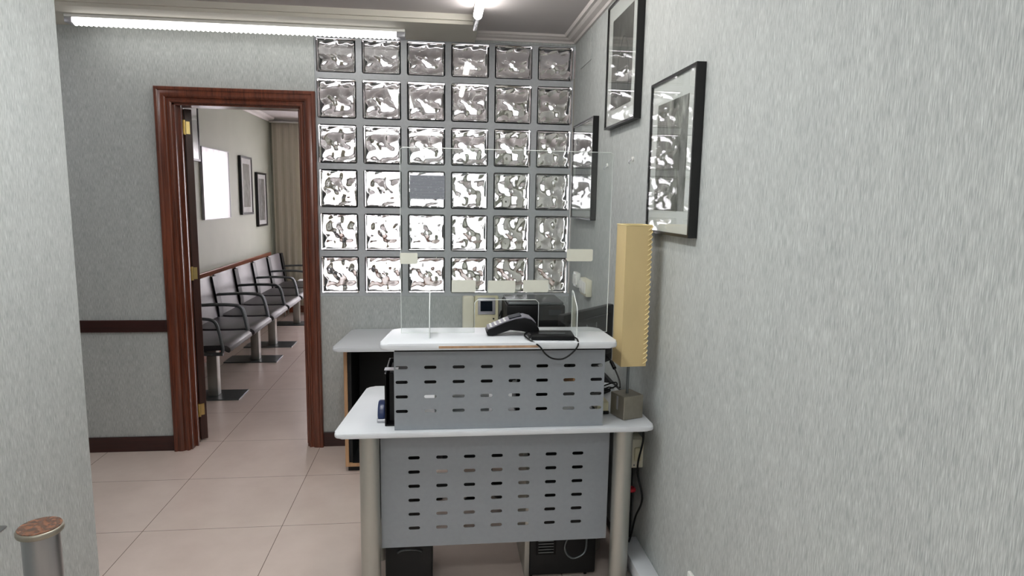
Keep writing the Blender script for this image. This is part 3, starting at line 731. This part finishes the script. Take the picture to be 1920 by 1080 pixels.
fin(B().box(1.412, XR-.001, -2.6, -1.46, .0, .165, .004), 'channel', 'whitelam', o)
fin(B().box(1.405, 1.4115, -2.6, -1.48, .03, .05).box(1.405, 1.4115, -2.6, -1.48, .10, .115), 'rib', 'alu', o)
o = empty('wall_socket', (XR-.01, -2.0, .3), 'white socket on the right wall at the bottom edge of the view', 'socket')
fin(B().box(XR-.014, XR-.0005, -2.075, -1.995, .272, .352, .005), 'plate', 'white', o)
fin(B().cyl((XR-.014, -2.035, .312), (XR-.022, -2.035, .312), .02, n=20), 'insert', 'white', o)

# ================================================================ RIGHT WALL
def picture(y0, y1, z0, z1, art, label, mount=.075, t=.03, fwid=.009, X=XR, sgn=-1, group='black framed pictures on the right wall', mat='mat', fmat='blackgloss', mw=None):
    """frame hung on a wall at x = X, facing sgn"""
    o = empty('framed_picture', (X, (y0+y1)/2, z0), label, 'picture', group)
    xf = X+sgn*t
    fr = B().prism([[(y0, z0), (y1, z0), (y1, z1), (y0, z1)], [(y0+fwid, z0+fwid), (y0+fwid, z1-fwid), (y1-fwid, z1-fwid), (y1-fwid, z0+fwid)]], 0, min(X+sgn*.001, xf), max(X+sgn*.001, xf))
    fin(fr, 'frame', fmat, o, smooth=0)
    a, c = sorted((X+sgn*(t-.012), X+sgn*(t-.008)))
    mb = fin(B().box(a, c, y0+fwid, y1-fwid, z0+fwid, z1-fwid), 'mount', mat, o, smooth=0)
    mw = mw or mount
    a2, c2 = sorted((X+sgn*(t-.008), X+sgn*(t-.0072)))
    if art: fin(B().box(a2, c2, y0+mw, y1-mw, z0+mount, z1-mount), 'print', art, mb, smooth=0)
    a3, c3 = sorted((X+sgn*(t-.004), X+sgn*(t-.0025)))
    fin(B().box(a3, c3, y0+fwid*.6, y1-fwid*.6, z0+fwid*.6, z1-fwid*.6), 'glazing', 'pane', o, smooth=0)
    return o
picture(-1.895, -1.485, 1.380, 1.900, 'photo_a', 'nearest black framed picture on the right wall, above the parchment lamp', .08, mw=.065)
pb_ = picture(-1.285, -.83, 1.812, 2.345, 'photo_b', 'highest black framed picture, dark print with a pointed arch, under the ceiling', .075)
b = B()
x_ = XR-.0237
pts = [(x_, -1.17, 1.93), (x_, -1.165, 2.05), (x_, -1.14, 2.12), (x_, -1.085, 2.17), (x_, -1.03, 2.12), (x_, -1.0, 2.05), (x_, -.995, 1.93)]
b.tube(pts, .0012, 6); b.box(x_, x_+.001, -1.16, -1.0, 2.04, 2.044)
fin(b, 'arch_drawing', 'darksteel', [c for c in pb_.children if c.name.startswith('mount')][0])
picture(-.615, -.13, 1.392, 1.905, 'photo_c', 'farthest black framed picture on the right wall beside the glass blocks', .07)
def switch(y0, y1, z0, z1, t, mat, label, n):
    o = empty('light_switch', (XR, (y0+y1)/2, z0), label, 'switch', 'switches on the right wall')
    fin(B().box(XR-t, XR-.0005, y0, y1, z0, z1, .004), 'plate', mat, o)
    for k in range(n):
        a = y0+.012+(y1-y0-.024)*k/n; c = y0+.012+(y1-y0-.024)*(k+1)/n
        fin(B().box(XR-t-.008, XR-t+.001, a+.003, c-.003, z0+.014, z1-.014, .003), 'rocker', 'white', o)
switch(-.31, -.20, 1.005, 1.088, .018, 'white', 'white light switch nearer the glass blocks', 2)
switch(-.585, -.435, .995, 1.083, .03, 'cream', 'larger cream light switch nearer the lamp', 2)
for y, z, l in ((-.81, 1.655, 'left one of two small white wall hooks under the highest picture'), (-1.21, 1.66, 'small white wall hook just left of the nearest picture')):
    o = empty('wall_hook', (XR, y, z), l, 'hook', 'small white hooks on the right wall')
    fin(B().cyl((XR-.0005, y, z), (XR-.006, y, z), .009, n=16), 'base', 'white', o)
    fin(B().tube([(XR-.006, y, z), (XR-.016, y, z-.006), (XR-.02, y, z-.014), (XR-.016, y, z-.02)], .002, 6), 'hook', 'silver', o)
fin(B().box(XR-.004, XR-.0002, -.41, -.16, 2.215, 2.345, .001, 1), 'cover_plate', 'wallpaper', None, 'papered-over access cover high on the right wall by the ceiling corner', 'cover plate')

# ================================================================ LEFT FOREGROUND
P = (-.135, -2.40)
o = empty('barrier_post', (P[0], P[1], 0), 'round stainless steel post with a burl wood cap in the left foreground', 'post')
fin(B().cyl((P[0], P[1], .012), (P[0], P[1], .775), .0345, n=48), 'pole', 'steel', o)
fin(B().cyl((P[0], P[1], 0), (P[0], P[1], .012), .07, n=48), 'base_plate', 'steel', o)
cp = fin(B().cyl((P[0], P[1], .775), (P[0], P[1], .789), .043, n=56, bev=.0045), 'cap', 'lampsteel', o, label='bronze rimmed cap')
fin(B().cyl((P[0], P[1], .7885), (P[0], P[1], .7905), .0395, n=56), 'cap_inlay', 'burl', cp, label='swirled brown burl inlay')
o = empty('wall_bracket', (-.49, -1.985, .6), 'flat metal tab with a screw hole on the left wall beside the post', 'bracket')
a_ = hit(0, 990, 0, -.47)
fin(B().prism([rrect(-.499, -.455, a_.y-.06, a_.y+.01, .008, 4), [(-.475+.005*math.cos(t*.785), a_.y-.004+.004*math.sin(t*.785)) for t in range(8)]], 2, a_.z-.0015, a_.z+.0015), 'tab', 'steel', o)

# notice taped to the glass blocks
A = hit(768, 328, 1, -.002); D = hit(834, 374, 1, -.002)
fin(B().box(A.x, D.x, -.0035, .0015, D.z, A.z), 'paper_notice', 'notice', None, 'printed white notice taped to a glass block in the third column', 'notice', smooth=0)

# ================================================================ WAITING ROOM
def bench(y0, posts, label, first):
    o = empty('beam_seating', (-.98, y0+.885, 0), label, 'bench', 'linked chairs along the waiting room wall')
    pitch = .59
    fin(B().box(-1.06, -1.0, y0+.03, y0+1.74, .34, .39, .004), 'beam', 'darksteel', o)
    for y in posts:
        fin(B().box(-1.005, -.935, y-.035, y+.035, .008, .40, .002), 'post', 'alu', o)
        fin(B().box(-1.22, -.76, y-.125, y+.125, 0, .008, .001, 1), 'base_plate', 'darksteel', o)
    for k in range(3):
        a = y0+pitch*k+.035; c = a+.52
        pr = [(-1.20, .425), (-1.20, .452), (-1.10, .446), (-.90, .447), (-.81, .45), (-.775, .445), (-.755, .43), (-.75, .41), (-.762, .395), (-.78, .40), (-.80, .418), (-.95, .405), (-1.15, .412)]
        fin(B().prism(pr, 1, a, c, .004, 2), 'seat', 'leather', o)
        pr = [(-1.225, .455), (-1.19, .455), (-1.20, .52), (-1.222, .66), (-1.24, .79), (-1.247, .805), (-1.262, .80), (-1.258, .78), (-1.248, .66), (-1.23, .52)]
        fin(B().prism(pr, 1, a+.018, c-.018, .004, 2), 'backrest', 'leatherback', o)
    for k in range(4):
        y = y0+pitch*k
        offs = (0,) if (first and k == 0) or (not first and k == 3) else (-.013, .013)
        for d in offs:
            yy = y+d
            fin(B().tube([(-1.235, yy, .635), (-1.05, yy, .645), (-.90, yy, .642), (-.84, yy, .625), (-.815, yy, .57), (-.80, yy, .49), (-.79, yy, .43), (-.80, yy, .40)], .011, 10), 'armrest', 'darksteel', o)
        fin(B().box(-1.255, -.79, y-.012, y+.012, .385, .405), 'arm_bracket', 'darksteel', o)
        fin(B().prism([(-1.215, .40), (-1.178, .40), (-1.183, .52), (-1.205, .66), (-1.225, .795), (-1.262, .795)], 1, y-.05, y+.05), 'back_support', 'black', o)
bench(.73, (1.05, 2.14), 'nearer run of three linked dark grey chairs seen through the doorway', True)
bench(2.50, (2.73, 3.83), 'farther run of three linked dark grey chairs near the curtain', False)
G = 'framed pictures on the waiting room wall'
picture(2.19, 2.91, 1.265, 1.912, None, 'large white glazed picture with thin pale frame in the waiting room', t=.025, fwid=.006, X=XW, sgn=1, group=G, mat='paper', fmat='silver')
picture(3.28, 3.68, 1.285, 1.905, 'photo_a', 'upright black framed picture right of the white one in the waiting room', .08, t=.03, fwid=.022, X=XW, sgn=1, group=G, mat='paper')
picture(3.87, 4.25, 1.135, 1.755, 'photo_c', 'lowest narrow black framed picture nearest the waiting room corner', .07, t=.03, fwid=.022, X=XW, sgn=1, group=G, mat='paper')
picture(1.50, 2.14, 1.775, 2.275, None, 'black framed pale picture at the upper left of the doorway view', t=.03, fwid=.018, X=XW, sgn=1, group=G, mat='mat')
picture(1.42, 1.96, 1.03, 1.615, None, 'black framed picture half hidden behind the open door leaf', t=.03, fwid=.02, X=XW, sgn=1, group=G, mat='paper')
def curtain(x0, x1, y, z0, z1, amp, wl, mat, label):
    b = B(); n = int((x1-x0)/wl*14)
    def fn(u, v):
        x = x0+(x1-x0)*u; ph = 2*math.pi*(x-x0)/wl
        return Vector((x+.004*math.sin(2.3*ph), y+amp*math.sin(ph+.5*math.sin(.37*ph))*(.75+.25*(1-v)), z0+(z1-z0)*v))
    b.grid(n, 14, fn)
    o = fin(b, 'curtain', mat, None, label, 'curtain', smooth=180)
    m = o.modifiers.new('thickness', 'SOLIDIFY'); m.thickness = .0015; return o
curtain(-1.36, -.93, YF-.075, .10, 2.38, .010, .085, 'drape', 'beige pleated drape in the corner of the waiting room')
curtain(-.92, 1.42, YF-.07, .12, 2.38, .014, .075, 'sheer', 'white sheer curtain glowing over the waiting room window')
o = empty('curtain_rail', (0, YF-.08, 2.385), 'white curtain rail above the waiting room window', 'curtain rail')
fin(B().box(-1.38, 1.3, YF-.095, YF-.055, 2.382, 2.398, .003), 'rail', 'white', o)
tb = empty('side_table', (-1.0, 4.33, 0), 'low dark table with chrome legs at the far end of the chairs', 'table')
fin(B().box(-1.25, -.70, 4.29, 4.50, .40, .425, .004), 'tabletop', 'leather', tb)
for x, y in ((-1.22, 4.31), (-.73, 4.31), (-1.22, 4.48), (-.73, 4.48)): fin(B().cyl((x, y, 0), (x, y, .40), .012, n=14), 'leg', 'alu', tb)
for k, (x, a, m_, l) in enumerate(((-1.02, .2, 'paper', 'white magazine on top of the pile on the low table'), (-.98, -.15, 'mauve', 'mauve magazine under the white one on the low table'), (-.86, .35, 'paper', 'white magazine lying alone at the right of the low table'))):
    z = .4255+(.014 if k == 0 else 0)
    if k == 0: x = -.985
    T_ = Matrix.Translation((x, 4.395, z)) @ Matrix.Rotation(a*.3, 4, 'Z')
    if k == 2: T_ = Matrix.Translation((-.80, 4.395, .4255)) @ Matrix.Rotation(.05, 4, 'Z')
    fin(B().box(-.075, .075, -.09, .09, 0, .013, .002, 1, T_), 'magazine', m_, None, l, 'magazine', 'magazines on the waiting room table', smooth=0)
